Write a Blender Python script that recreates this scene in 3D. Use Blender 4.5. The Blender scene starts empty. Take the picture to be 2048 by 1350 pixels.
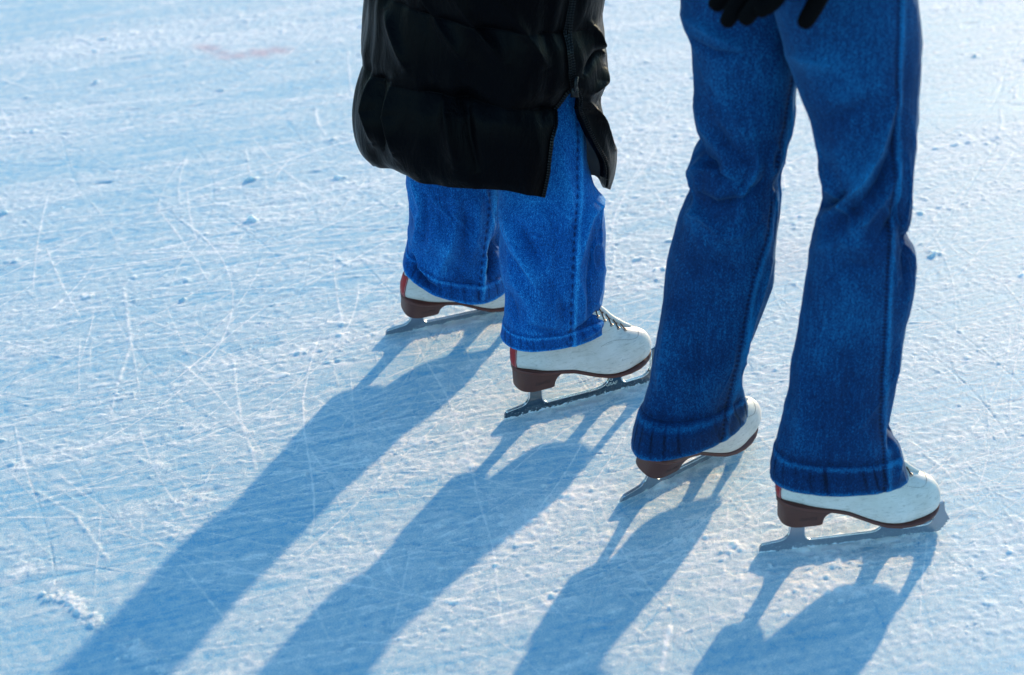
import bpy, bmesh, math, random
import numpy as np
from mathutils import Vector, Matrix, Euler
from mathutils.bvhtree import BVHTree

R = math.radians
sc = bpy.context.scene
random.seed(7)
rng = np.random.default_rng(11)

# ---------------------------------------------------------------- camera, sky, sun
CAM_H, PITCH, FPX = 1.67, R(30.0), 4000.0          # metres, downward tilt, focal length in photo pixels (2048 wide)
cd = bpy.data.cameras.new("camera"); cam = bpy.data.objects.new("camera", cd)
sc.collection.objects.link(cam); sc.camera = cam
cam.location = (0, 0, CAM_H); cam.rotation_euler = (math.pi / 2 - PITCH, 0, 0)
cd.sensor_width = 36.0; cd.lens = 36.0 * FPX / 2048
cd.clip_start = 0.05; cd.clip_end = 2000
cd.dof.use_dof = True; cd.dof.focus_distance = 3.05; cd.dof.aperture_fstop = 4.0

SUN_EL, SUN_AZ = 14.0, 26.0                        # sun ahead of the camera, to the right of +Y
w = bpy.data.worlds.new("World"); sc.world = w; w.use_nodes = True
nt = w.node_tree; bg = nt.nodes["Background"]
sky = nt.nodes.new("ShaderNodeTexSky"); sky.sky_type = 'NISHITA'; sky.sun_disc = False
sky.sun_elevation = R(SUN_EL); sky.sun_rotation = R(SUN_AZ)
sky.altitude = 400; sky.air_density = 1.0; sky.dust_density = 0.2; sky.ozone_density = 4.0
tint = nt.nodes.new("ShaderNodeMix"); tint.data_type = 'RGBA'; tint.blend_type = 'MULTIPLY'; tint.inputs[0].default_value = 1
tint.inputs[7].default_value = (.98, 1.12, .96, 1)     # camera white balance: the picture leans to cyan
nt.links.new(sky.outputs[0], tint.inputs[6]); nt.links.new(tint.outputs[2], bg.inputs[0]); bg.inputs[1].default_value = 0.15
sd = bpy.data.lights.new("sun", 'SUN'); sd.energy = 2.85; sd.angle = R(1.1); sd.color = (1.0, 0.74, 0.44)
sun = bpy.data.objects.new("sun", sd); sc.collection.objects.link(sun)
a, e = R(SUN_AZ), R(SUN_EL)
sdir = Vector((math.sin(a) * math.cos(e), math.cos(a) * math.cos(e), math.sin(e)))
sun.rotation_euler = sdir.to_track_quat('Z', 'Y').to_euler(); sun.location = sdir * 20
sc.view_settings.view_transform = 'Standard'; sc.view_settings.look = 'None'
sc.view_settings.exposure = 1.33; sc.view_settings.gamma = 1.0

# ---------------------------------------------------------------- helpers
cp, sp = math.cos(PITCH), math.sin(PITCH)
def ray(px, py):
    x = (px - 1024) / FPX; v = (py - 675) / FPX
    return np.array([x, cp - v * sp, -sp - v * cp])
def P(px, py, Y):                                   # point of the vertical plane y = Y
    r = ray(px, py); t = Y / r[1]
    return np.array([r[0] * t, Y, CAM_H + r[2] * t])
def G(px, py, z=0.0):                               # point of the ice
    r = ray(px, py); t = (z - CAM_H) / r[2]
    return np.array([r[0] * t, r[1] * t, z])
def proj(p):
    p = np.asarray(p); X, Y, Z = p[..., 0], p[..., 1], p[..., 2] - CAM_H
    d = Y * cp - Z * sp; u = Y * sp + Z * cp
    return np.stack([1024 + FPX * X / d, 675 - FPX * u / d], -1)

def link(o, parent=None):
    sc.collection.objects.link(o)
    if parent is not None: o.parent = parent
    return o
def mesh_obj(name, verts, faces, mat, parent=None, off=None, smooth=True, attrs=None):
    v = np.asarray(verts, dtype=np.float64)
    if off is not None: v = v - np.asarray(off)
    me = bpy.data.meshes.new(name)
    me.from_pydata(v.tolist(), [], [tuple(f) for f in faces])
    if smooth: me.polygons.foreach_set("use_smooth", [True] * len(me.polygons))
    if attrs:
        for k, arr in attrs.items():
            at = me.attributes.new(k, 'FLOAT', 'POINT'); at.data.foreach_set("value", np.asarray(arr, dtype=np.float32))
    me.materials.append(mat); me.update()
    return link(bpy.data.objects.new(name, me), parent)
def empty(name, loc, label, cat):
    o = bpy.data.objects.new(name, None); o.location = loc; o.empty_display_size = .1
    o["label"] = label; o["category"] = cat
    return link(o)
def grid_faces(nr, nc, closed):
    f = []
    for i in range(nr - 1):
        for j in range(nc if closed else nc - 1):
            k = (j + 1) % nc
            f.append((i * nc + j, i * nc + k, (i + 1) * nc + k, (i + 1) * nc + j))
    return f
def tube(pts, r, n=8, closed=False):
    pts = [np.asarray(p, float) for p in pts]; m = len(pts); V = []; F = []
    for i, p in enumerate(pts):
        if closed: t = pts[(i + 1) % m] - pts[i - 1]
        else: t = pts[min(i + 1, m - 1)] - pts[max(i - 1, 0)]
        t = t / (np.linalg.norm(t) + 1e-12)
        up = np.array([0, 0, 1.0]) if abs(t[2]) < .9 else np.array([1.0, 0, 0])
        a_ = np.cross(t, up); a_ /= np.linalg.norm(a_); b_ = np.cross(t, a_)
        rr = r[i] if hasattr(r, '__len__') else r
        for k in range(n):
            q = 2 * math.pi * k / n
            V.append(p + rr * (math.cos(q) * a_ + math.sin(q) * b_))
    for i in range(m if closed else m - 1):
        i2 = (i + 1) % m
        for k in range(n):
            k2 = (k + 1) % n
            F.append((i * n + k, i * n + k2, i2 * n + k2, i2 * n + k))
    if not closed:
        F.append(tuple(range(n))[::-1]); F.append(tuple((m - 1) * n + k for k in range(n)))
    return V, F
def join(parts):
    V = []; F = []
    for v, f in parts:
        o = len(V); V.extend(v); F.extend([tuple(i + o for i in g) for g in f])
    return V, F
def interp(xs, ys, x): return np.interp(x, xs, ys)
def smoothstep(a_, b_, x):
    t = np.clip((x - a_) / (b_ - a_), 0, 1); return t * t * (3 - 2 * t)
def catmull(T, A, t):                               # monotone-ish cubic through rows
    A = np.asarray(A, float); T = np.asarray(T, float); n = len(T)
    m = np.zeros_like(A)
    for i in range(n):
        i0, i1 = max(i - 1, 0), min(i + 1, n - 1)
        m[i] = (A[i1] - A[i0]) / (T[i1] - T[i0])
    k = np.clip(np.searchsorted(T, t, side='right') - 1, 0, n - 2)
    h = (T[k + 1] - T[k]); s = (t - T[k]) / h
    h = h[:, None]; s = s[:, None]
    return ((2 * s**3 - 3 * s**2 + 1) * A[k] + (s**3 - 2 * s**2 + s) * h * m[k]
            + (-2 * s**3 + 3 * s**2) * A[k + 1] + (s**3 - s**2) * h * m[k + 1])
def vnoise(x, y, seed, perx=None):                  # smooth value noise, optionally periodic in x
    r2 = np.random.default_rng(seed); N = 512; tab = r2.standard_normal((N, N))
    x0 = np.floor(x).astype(int); y0 = np.floor(y).astype(int); fx = x - x0; fy = y - y0
    fx = fx * fx * (3 - 2 * fx); fy = fy * fy * (3 - 2 * fy)
    if perx: xa, xb = x0 % perx, (x0 + 1) % perx
    else: xa, xb = x0 % N, (x0 + 1) % N
    ya, yb = y0 % N, (y0 + 1) % N
    return (tab[xa, ya] * (1 - fx) + tab[xb, ya] * fx) * (1 - fy) + (tab[xa, yb] * (1 - fx) + tab[xb, yb] * fx) * fy

# ---------------------------------------------------------------- materials
def new_mat(name):
    m = bpy.data.materials.new(name); m.use_nodes = True
    n = m.node_tree; b = n.nodes["Principled BSDF"]
    return m, n, b
def node(n, t, **kw):
    x = n.nodes.new(t)
    for k, v in kw.items():
        if k.startswith('_'): setattr(x, k[1:], v)
        else: x.inputs[k.replace('__', ' ')].default_value = v
    return x
def noise(n, vec, scale, detail=4, rough=.6, dist=0):
    x = n.nodes.new("ShaderNodeTexNoise"); x.inputs["Scale"].default_value = scale
    x.inputs["Detail"].default_value = detail; x.inputs["Roughness"].default_value = rough; x.inputs["Distortion"].default_value = dist
    if vec: n.links.new(vec, x.inputs["Vector"])
    return x.outputs["Fac"]
def mapping(n, vec, scale=(1, 1, 1), rot=(0, 0, 0)):
    x = n.nodes.new("ShaderNodeMapping"); x.inputs["Scale"].default_value = scale; x.inputs["Rotation"].default_value = rot
    n.links.new(vec, x.inputs["Vector"]); return x.outputs[0]
def ramp(n, fac, stops):
    x = n.nodes.new("ShaderNodeValToRGB"); cr = x.color_ramp
    while len(cr.elements) < len(stops): cr.elements.new(.5)
    for el, (p, c) in zip(cr.elements, stops):
        el.position = p; el.color = (c, c, c, 1) if not hasattr(c, '__len__') else (*c, 1)
    n.links.new(fac, x.inputs[0]); return x.outputs[0]
def mix(n, fac, a_, b_, mode='MIX'):
    x = n.nodes.new("ShaderNodeMix"); x.data_type = 'RGBA'; x.blend_type = mode
    for s, v in ((0, fac), (6, a_), (7, b_)):
        if isinstance(v, (int, float)): x.inputs[s].default_value = v
        elif isinstance(v, tuple): x.inputs[s].default_value = (*v, 1)
        else: n.links.new(v, x.inputs[s])
    return x.outputs[2]
def mathn(n, op, a_, b_=None, clamp=False):
    x = n.nodes.new("ShaderNodeMath"); x.operation = op; x.use_clamp = clamp
    for s, v in ((0, a_), (1, b_)):
        if v is None: continue
        if isinstance(v, (int, float)): x.inputs[s].default_value = v
        else: n.links.new(v, x.inputs[s])
    return x.outputs[0]
def attr(n, name):
    x = n.nodes.new("ShaderNodeAttribute"); x.attribute_name = name; return x.outputs["Fac"]
def bump(n, h, strength, dist, b, normal=None):
    x = n.nodes.new("ShaderNodeBump"); x.inputs["Strength"].default_value = strength; x.inputs["Distance"].default_value = dist
    n.links.new(h, x.inputs["Height"])
    if normal: n.links.new(normal, x.inputs["Normal"])
    if b: n.links.new(x.outputs[0], b.inputs["Normal"])
    return x.outputs[0]
def objco(n): return n.nodes.new("ShaderNodeTexCoord").outputs["Object"]
def geopos(n): return n.nodes.new("ShaderNodeNewGeometry").outputs["Position"]

def denim(name, dark, mid, light, fuzz=1.0):
    m, n, b = new_mat(name); co = objco(n)
    fine = noise(n, mapping(n, co, (900, 900, 350), (.35, .2, 0)), 1, 2, .7)
    slub = noise(n, mapping(n, co, (320, 320, 26), (.12, .1, 0)), 1, 4, .65)
    mid_n = noise(n, co, 9, 5, .6)
    wear_shade = attr(n, "wear_shade")
    t = mathn(n, 'ADD', mathn(n, 'MULTIPLY', mathn(n, 'SUBTRACT', fine, .5), 1.6 * fuzz), mathn(n, 'MULTIPLY', mathn(n, 'SUBTRACT', slub, .5), .55 * fuzz))
    t = mathn(n, 'ADD', t, mathn(n, 'MULTIPLY', mathn(n, 'SUBTRACT', mid_n, .5), .4))
    t = mathn(n, 'ADD', t, wear_shade); t = mathn(n, 'ADD', t, .5, True)
    c = ramp(n, t, [(0.0, dark), (.5, mid), (1.0, light)])
    n.links.new(c, b.inputs["Base Color"])
    b.inputs["Roughness"].default_value = .85; b.inputs["Specular IOR Level"].default_value = .15
    b.inputs["Sheen Weight"].default_value = .15; b.inputs["Sheen Roughness"].default_value = .4; b.inputs["Sheen Tint"].default_value = (.25, .6, 1, 1)
    bump(n, mathn(n, 'ADD', fine, slub), .35 * fuzz, .0008, b)
    return m
M = {}
M['denim_light'] = denim("faded_denim", (.0006, .020, .09), (.0018, .083, .335), (.030, .33, .74), 1.1)
M['denim_dark'] = denim("dark_denim", (.0002, .005, .022), (.0003, .026, .110), (.006, .155, .38), .95)

def simple(name, col, rough, metal=0, spec=.5, nscale=0, namp=0, bscale=0, bstr=0):
    m, n, b = new_mat(name); b.inputs["Roughness"].default_value = rough; b.inputs["Metallic"].default_value = metal
    b.inputs["Specular IOR Level"].default_value = spec
    co = objco(n)
    if nscale:
        f = noise(n, co, nscale, 5, .6)
        c = mix(n, f, tuple(x * (1 - namp) for x in col), tuple(min(1, x * (1 + namp)) for x in col)); n.links.new(c, b.inputs["Base Color"])
    else: b.inputs["Base Color"].default_value = (*col, 1)
    if bscale: bump(n, noise(n, co, bscale, 4, .6), bstr, .001, b)
    return m
# white scuffed leather
def leather():
    m, n, b = new_mat("white_leather"); co = objco(n)
    big = noise(n, co, 28, 5, .65)
    sc1 = ramp(n, noise(n, mapping(n, co, (40, 120, 260), (0, .35, 0)), 1, 5, .75, .6), [(.54, 0.0), (.68, 1.0)])
    sc2 = ramp(n, noise(n, mapping(n, co, (60, 90, 420), (0, -.5, .2)), 1, 4, .8, .4), [(.58, 0.0), (.68, 1.0)])
    spots = ramp(n, noise(n, co, 130, 4, .8), [(.62, 0.0), (.70, 1.0)])
    base = mix(n, ramp(n, big, [(.35, 0.0), (.75, 1.0)]), (.70, .66, .64), (.54, .50, .46))
    c = mix(n, mathn(n, 'MULTIPLY', sc1, .55), base, (.30, .27, .24))
    c = mix(n, mathn(n, 'MULTIPLY', sc2, .6), c, (.24, .24, .27))
    c = mix(n, mathn(n, 'MULTIPLY', spots, .5), c, (.22, .19, .17))
    n.links.new(c, b.inputs["Base Color"])
    b.inputs["Roughness"].default_value = .36; b.inputs["Specular IOR Level"].default_value = .5
    bump(n, mathn(n, 'ADD', noise(n, co, 500, 3, .6), noise(n, co, 60, 3, .5)), .12, .001, b)
    return m
M['leather'] = leather()
def heelmat():
    m, n, b = new_mat("stacked_brown_heel"); co = objco(n)
    wv = n.nodes.new("ShaderNodeTexWave"); wv.bands_direction = 'Z'; wv.inputs["Scale"].default_value = 190; wv.inputs["Distortion"].default_value = .6
    n.links.new(co, wv.inputs["Vector"])
    c = mix(n, wv.outputs["Fac"], (.062, .017, .012), (.092, .025, .018))
    c = mix(n, mathn(n, 'MULTIPLY', ramp(n, noise(n, co, 220, 4, .8), [(.66, 0.0), (.75, 1.0)]), .25), c, (.3, .25, .22))
    n.links.new(c, b.inputs["Base Color"]); b.inputs["Roughness"].default_value = .5
    bump(n, wv.outputs["Fac"], .12, .0006, b); return m
M['heel'] = heelmat()
M['sole'] = simple("dark_brown_sole", (.095, .022, .015), .45, nscale=60, namp=.3)
M['red'] = simple("red_leather", (.32, .008, .013), .45, nscale=80, namp=.25, bscale=300, bstr=.2)
M['thread'] = simple("pale_thread", (.55, .42, .42), .8)
M['lace'] = simple("brown_lace", (.085, .040, .032), .8, nscale=400, namp=.4)
M['eyelet'] = simple("eyelet_metal", (.30, .26, .24), .35, 1)
M['tongue'] = simple("brown_lining", (.25, .12, .09), .7)
def blade_mat(name, col, rough, metal, snow_h):
    m, n, b = new_mat(name); co = objco(n)
    sx = n.nodes.new("ShaderNodeSeparateXYZ"); n.links.new(co, sx.inputs[0])
    ns = noise(n, co, 160, 5, .7)
    lim = mathn(n, 'ADD', mathn(n, 'MULTIPLY', mathn(n, 'SUBTRACT', ns, .5), .022), snow_h)
    mask = mathn(n, 'LESS_THAN', sx.outputs[2], lim)
    spk = ramp(n, noise(n, co, 420, 3, .8), [(.60, 0.0), (.66, 1.0)])
    m2 = mathn(n, 'MULTIPLY', spk, mathn(n, 'LESS_THAN', sx.outputs[2], snow_h + .010))
    mk = mathn(n, 'MAXIMUM', mask, mathn(n, 'MULTIPLY', m2, .8))
    c = mix(n, mk, col, (.62, .68, .74)); n.links.new(c, b.inputs["Base Color"])
    n.links.new(mathn(n, 'MULTIPLY', mathn(n, 'SUBTRACT', 1.0, mk), metal), b.inputs["Metallic"])
    n.links.new(mathn(n, 'ADD', mathn(n, 'MULTIPLY', mk, .5), rough), b.inputs["Roughness"])
    bump(n, mathn(n, 'ADD', mathn(n, 'MULTIPLY', mk, ns), mathn(n, 'MULTIPLY', noise(n, co, 25, 3, .5), .25)), .5, .002, b)
    return m
M['chrome'] = blade_mat("polished_steel", (.15, .18, .21), .08, 1.0, .0035)
M['steel'] = blade_mat("satin_steel", (.29, .34, .41), .32, .8, .0022)
M['rim'] = simple("sunlit_steel_rim", (.85, .85, .85), .22, 1)
M['mark'] = simple("blade_print", (.75, .75, .72), .5)
M['emboss'] = simple("embossed_heel_text", (.030, .010, .010), .5)
def coatmat():
    m, n, b = new_mat("black_nylon"); co = objco(n)
    b.inputs["Base Color"].default_value = (.0011, .0011, .0018, 1)
    b.inputs["Roughness"].default_value = .36; b.inputs["IOR"].default_value = 1.2; b.inputs["Specular IOR Level"].default_value = .2
    bump(n, mathn(n, 'ADD', noise(n, mapping(n, co, (55, 55, 17)), 1, 5, .6, .5), mathn(n, 'MULTIPLY', noise(n, co, 900, 1), .08)), .5, .006, b)
    return m
M['coat'] = coatmat()
M['lining'] = simple("coat_lining", (.006, .006, .009), .6)
M['zipper'] = simple("zipper_teeth", (.006, .006, .007), .35, 0, spec=.25)
M['tape'] = simple("zipper_tape", (.0015, .0015, .002), .9, spec=.05)
M['glove'] = simple("black_knit_glove", (.0018, .0016, .0022), .8, spec=.05, bscale=500, bstr=.6)
M['skin'] = simple("skin", (.55, .33, .25), .5, nscale=12, namp=.06)
M['hair'] = simple("brown_hair", (.06, .03, .018), .5, bscale=200, bstr=.5)
M['jacket'] = simple("dark_jacket", (.012, .013, .018), .7, nscale=20, namp=.2, bscale=60, bstr=.4)
M['eye'] = simple("eye", (.02, .015, .012), .1)

# ================================================================ ICE
def ice_material():
    m, n, b = new_mat("rink_ice"); pos = geopos(n)
    snow = attr(n, "snow"); red = attr(n, "stain")
    sd_ = mapping(n, pos, (6, 60, 6), (0, 0, -R(22)))
    streak = noise(n, sd_, 1.0, 5, .65)
    fine = noise(n, mapping(n, pos, (300, 430, 300), (0, 0, -R(22))), 1.0, 4, .75)
    grain = noise(n, pos, 520, 2, .7)
    s = mathn(n, 'ADD', snow, mathn(n, 'MULTIPLY', mathn(n, 'SUBTRACT', fine, .5), 1.1))
    s = mathn(n, 'ADD', s, mathn(n, 'MULTIPLY', mathn(n, 'SUBTRACT', streak, .5), .2))
    s = mathn(n, 'ADD', s, mathn(n, 'MULTIPLY', mathn(n, 'SUBTRACT', grain, .5), 1.5), True)
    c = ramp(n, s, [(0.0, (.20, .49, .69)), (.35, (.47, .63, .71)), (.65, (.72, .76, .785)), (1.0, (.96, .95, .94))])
    c = mix(n, red, c, (.60, .10, .15))
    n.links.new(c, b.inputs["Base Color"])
    rr = ramp(n, s, [(0.0, .36), (.5, .6), (1.0, .8)])
    n.links.new(rr, b.inputs["Roughness"])
    b.inputs["Specular IOR Level"].default_value = .14; b.inputs["IOR"].default_value = 1.31
    b.inputs["Subsurface Weight"].default_value = .6; b.inputs["Subsurface Radius"].default_value = (.7, .9, 1.0); b.inputs["Subsurface Scale"].default_value = .012
    hgt = mathn(n, 'ADD', mathn(n, 'MULTIPLY', fine, 1.0), mathn(n, 'MULTIPLY', grain, 1.3))
    bump(n, hgt, .36, .0035, b)
    b.inputs["Coat Weight"].default_value = .07; b.inputs["Coat Roughness"].default_value = .16     # wet crystals that catch the sun
    n.links.new(bump(n, noise(n, pos, 620, 2, .8), 1.0, .004, None), b.inputs["Coat Normal"])
    return m
M['ice'] = ice_material()
X0, X1, NX = -1.75, 1.75, 2000
Y0, Y1, NY = 1.55, 5.25, 1400
gx = np.linspace(X0, X1, NX); gy = np.linspace(Y0, Y1, NY)
dx = gx[1] - gx[0]; dy = gy[1] - gy[0]
KX = np.fft.fftfreq(NX, dx)[None, :]; KY = np.fft.fftfreq(NY, dy)[:, None]
def fftnoise(l_along, l_across, ang, seed):
    r2 = np.random.default_rng(seed); f = np.fft.fft2(r2.standard_normal((NY, NX)))
    ca, sa = math.cos(ang), math.sin(ang)
    ka = KX * ca + KY * sa; kc = -KX * sa + KY * ca
    f *= np.exp(-2 * (math.pi**2) * ((ka * l_along)**2 + (kc * l_across)**2) / 2)
    o = np.real(np.fft.ifft2(f)); return (o - o.mean()) / o.std()
A22 = R(21)
n_big = fftnoise(.22, .10, A22, 1); n_band = fftnoise(.55, .035, A22, 2)
n_str = fftnoise(.12, .0035, A22, 3); n_str2 = fftnoise(.07, .0028, R(13), 4)
n_fine = fftnoise(.0045, .0035, A22, 5); n_cl = fftnoise(.014, .007, A22, 6); n_cl2 = fftnoise(.030, .009, R(17), 7)
rough = np.clip(.5 + .22 * n_big + .25 * n_band, 0, 1)
n_cr = fftnoise(.0017, .0017, 0, 8); crumbs = np.clip(n_cr - 2.25 + 1.2 * (rough - .5), 0, 1.3)
H = .00004 * n_str + .00003 * n_str2 + .00024 * n_fine * (.4 + rough) + .0011 * crumbs
n_mid = fftnoise(.0060, .0042, A22, 9)
H += .00055 * np.clip(n_cl - 1.25 + .5 * (rough - .5), 0, 2.5) * rough * (1 + .6 * n_mid)
H += .0007 * np.clip(n_mid - 1.2, 0, 2) * rough
H += .0004 * np.clip(n_cl2 - 1.6, 0, 2) * rough * (1 + .6 * n_mid)
H -= .0012 * np.clip(-n_cl2 - 1.9, 0, 2)
snow = .36 + .30 * (rough - .5) + .045 * n_str + .04 * n_str2 + .07 * n_fine + .14 * np.clip(n_cl - .8, 0, 2) + .45 * crumbs + .16 * smoothstep(2.6, 4.4, gy)[:, None]  # last term whitens the ice with distance
stain = np.zeros_like(H)
def splat(pts, width, hgt, sn, jitter=0.0, seed=0, clump=0.0, arr=None, val=0):
    r2 = np.random.default_rng(seed)
    pts = np.asarray(pts, float)[:, :2]
    seg = np.linalg.norm(np.diff(pts, axis=0), axis=1); L = np.concatenate([[0], np.cumsum(seg)])
    n_ = max(4, int(L[-1] / (dx * .7))); T = np.linspace(0, L[-1], n_)
    Q = np.stack([np.interp(T, L, pts[:, 0]), np.interp(T, L, pts[:, 1])], 1)
    mod = np.interp(T, np.linspace(0, L[-1], max(3, int(L[-1] / .012))), r2.random(max(3, int(L[-1] / .012))))
    mod = (1 - clump) + clump * mod * 1.6
    fade = np.clip(np.minimum(T, L[-1] - T) / max(.02, L[-1] * .12), .15, 1)
    ww = width * (1 - .5 * clump + clump * mod * .7)
    k = int(math.ceil(width * 1.6 * 2.2 / dx)) + 1; ky = int(math.ceil(width * 1.6 * 2.2 / dy)) + 1
    for (x, y), m_, fd, w_ in zip(Q, mod, fade, ww):
        x += r2.normal() * jitter; y += r2.normal() * jitter
        i = int((x - X0) / dx); j = int((y - Y0) / dy)
        a0, a1, b0, b1 = max(0, i - k), min(NX, i + k + 1), max(0, j - ky), min(NY, j + ky + 1)
        if a1 <= a0 or b1 <= b0: continue
        d2 = (gx[None, a0:a1] - x)**2 + (gy[b0:b1, None] - y)**2
        g = np.exp(-d2 / (2 * w_ * w_)) * m_ * fd
        if arr is not None: arr[b0:b1, a0:a1] = np.maximum(arr[b0:b1, a0:a1], g * val); continue
        HR[b0:b1, a0:a1] = np.where(np.abs(g * hgt) > np.abs(HR[b0:b1, a0:a1]), g * hgt, HR[b0:b1, a0:a1])
        SR[b0:b1, a0:a1] = np.where(np.abs(g * sn) > np.abs(SR[b0:b1, a0:a1]), g * sn, SR[b0:b1, a0:a1])
HR = np.zeros_like(H); SR = np.zeros_like(H)
def arc(p, ang, length, curv, n_=24):
    s_ = np.linspace(0, length, n_); th = ang + curv * s_
    d_ = np.stack([np.cos(th), np.sin(th)], 1) * (length / (n_ - 1))
    return np.asarray(p)[None, :] + np.cumsum(d_, 0)
def gp(l): return [G(*q) for q in l]
# scratches seen in the photograph (as curves lying on the ice)
main = [
 ([(648, 650), (632, 690), (616, 745), (606, 800), (608, 860), (620, 930), (628, 990), (628, 1040), (620, 1085)], .0013, .0009, .75),
 ([(466, 698), (472, 770), (484, 850), (504, 905), (514, 945)], .0022, .0010, .45),
 ([(818, 655), (850, 720), (893, 790), (930, 880), (955, 990), (985, 1090), (1010, 1300)], .0016, .0007, .5),
 ([(1590, 320), (1548, 352)], .0012, .0006, .3), ([(582, 314), (548, 356)], .0020, .0010, .6),
 ([(1425, 940), (1470, 985), (1500, 1020), (1527, 1060)], .0013, .0008, .65), ([(1450, 945), (1490, 985)], .0013, .0008, .5),
 ([(1835, 900), (1880, 930), (1940, 995), (1985, 1040)], .0016, .0009, .6),
 ([(2000, 215), (2005, 245), (1995, 280)], .003, .0016, .7), ([(2015, 190), (2034, 170), (2030, 200)], .003, .0016, .6),
 ([(1290, 320), (1262, 360), (1230, 430), (1216, 500)], .0018, .0008, .4),
 ([(632, 215), (634, 245), (655, 275)], .003, .0012, .5),
 ([(245, 550), (262, 690), (238, 760), (212, 860)], .0030, .0010, .35),
 ([(60, 975), (150, 1030), (225, 1130)], .0035, .0016, .4),
 ([(700, 730), (705, 800), (712, 900)], .0012, .0006, .45),
 ([(810, 690), (905, 770), (960, 900)], .0010, .0006, .3),
 ([(1345, 1240), (1330, 1290), (1322, 1350)], .0035, .0016, .6),
 ([(1310, 1240), (1338, 1215), (1350, 1170)], .0020, .0008, .4),
 ([(905, 940), (1010, 925), (1140, 870)], .0018, .0010, .4),
 ([(300, 900), (360, 960), (420, 1030)], .0012, .0007, .35),
 ([(850, 690), (800, 780), (770, 830)], .0012, .0006, .3),
 ([(520, 1155), (640, 1150), (700, 1145)], .0011, .0005, .4), ([(200, 1110), (300, 1085), (355, 1092)], .0014, .0007, .4),
 ([(1990, 470), (1960, 500), (1915, 560)], .002, .0010, .5), ([(2030, 300), (2010, 330), (1990, 360)], .0022, .0010, .5),
 ([(1850, 300), (1950, 282), (2048, 262)], .004, .0024, .5), ([(1850, 420), (1960, 400), (2048, 378)], .003, .0016, .3),
 ([(1560, 500), (1640, 480)], .002, -.0012, -.2),
]
for k, (pts, wd, hg, sn) in enumerate(main): splat(gp(pts), wd * .65, hg * .7, sn * .85, .0003, 100 + k, .35)
# ridges of scraped-up snow
ridges = [
 ([(95, 1165), (130, 1190), (165, 1225), (215, 1262)], .007, .0070, .5),
 ([(240, 1285), (290, 1310), (345, 1345)], .008, .0075, .45), ([(110, 1160), (125, 1168)], .007, .009, .4),
 ([(1010, 1050), (1080, 1015), (1160, 985), (1230, 965)], .012, .0030, .4),
 ([(980, 1090), (1060, 1060), (1190, 1020)], .012, .0024, .35),
 ([(890, 960), (940, 900), (1010, 870)], .010, .0018, .35),
 ([(0, 850), (200, 800), (400, 760), (690, 690)], .005, .0018, .25), ([(0, 950), (130, 905), (230, 880), (310, 870)], .006, .0022, .3),
 ([(180, 835), (260, 825), (350, 800)], .006, .0025, .3), ([(300, 920), (330, 945), (360, 940)], .010, .0040, .35),
 ([(330, 1060), (360, 1072), (385, 1060)], .010, .0055, .35),
 ([(0, 1090), (40, 1105), (85, 1100)], .010, .0055, .3), ([(10, 1150), (60, 1140), (90, 1120)], .010, .0045, .3),
 ([(220, 1030), (330, 1010), (420, 985)], .009, .0030, .3), ([(1590, 1180), (1640, 1165), (1700, 1180)], .010, .0035, .4),
 ([(1560, 1150), (1620, 1135), (1760, 1110)], .008, .0025, .35),
 ([(1020, 700), (960, 720), (930, 735)], .008, .002, .3),
 ([(770, 700), (880, 665), (990, 640)], .006, .0022, .35), ([(900, 690), (970, 668), (1010, 655)], .006, .0020, .35),
 ([(1260, 1030), (1240, 1060), (1180, 1100)], .010, .0028, .3), ([(1380, 1180), (1460, 1165), (1540, 1140)], .010, .0026, .3),
 ([(1340, 1050), (1420, 1080), (1500, 1110)], .012, .0022, .3),
]
for k, (pts, wd, hg, sn) in enumerate(ridges):
    for j in range(3): splat(gp(pts), wd * (.5, .35, .22)[j], hg * (.20, .24, .26)[j], sn * .6, wd * (.5, .8, 1.3)[j], 300 + 7 * k + j, .9)
# dark pits and chips on the far ice
for k in range(110):
    px = random.uniform(-100, 2100); py = random.uniform(40, 620) if k < 105 else random.uniform(600, 1300)
    p = G(px, py); L = random.uniform(.006, .045)
    splat(arc(p[:2], A22 + random.gauss(0, .15), L, random.gauss(0, 6), 6), random.uniform(.0018, .0038), random.uniform(.0022, .0050), .2, .0010, 600 + k, .7)
# countless fine skate cuts
for k in range(1150):
    px = random.uniform(-250, 2300); py = random.triangular(0, 1420, 900); p = G(px, py)
    if random.random() < .5: an = A22 + random.gauss(0, .13); L = random.uniform(.15, 1.5)
    else: an = random.uniform(0, math.pi); L = random.uniform(.05, .45)
    cv = random.gauss(0, .8)
    wd = random.uniform(.0006, .0011) * (1 if py > 600 else 1.4)
    if random.random() < .7: splat(arc(p[:2], an, L, cv), wd, random.uniform(.0002, .0007), random.uniform(.12, .5), .00012, 900 + k, .4)
    else: splat(arc(p[:2], an, L, cv), wd, -random.uniform(.0003, .0009), -random.uniform(.08, .25), .0002, 900 + k, .3)
# faint red paint mark
splat(gp([(395, 90), (430, 100), (460, 114), (500, 108), (545, 102), (582, 99)]), .010, 0, 0, .005, 71, .7, stain, .26)
splat(gp([(405, 118), (450, 112), (500, 106)]), .006, 0, 0, .004, 72, .7, stain, .18)
splat(gp([(1500, 540), (1600, 505)]), .03, 0, 0, .02, 73, .8, stain, .06)
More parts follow.
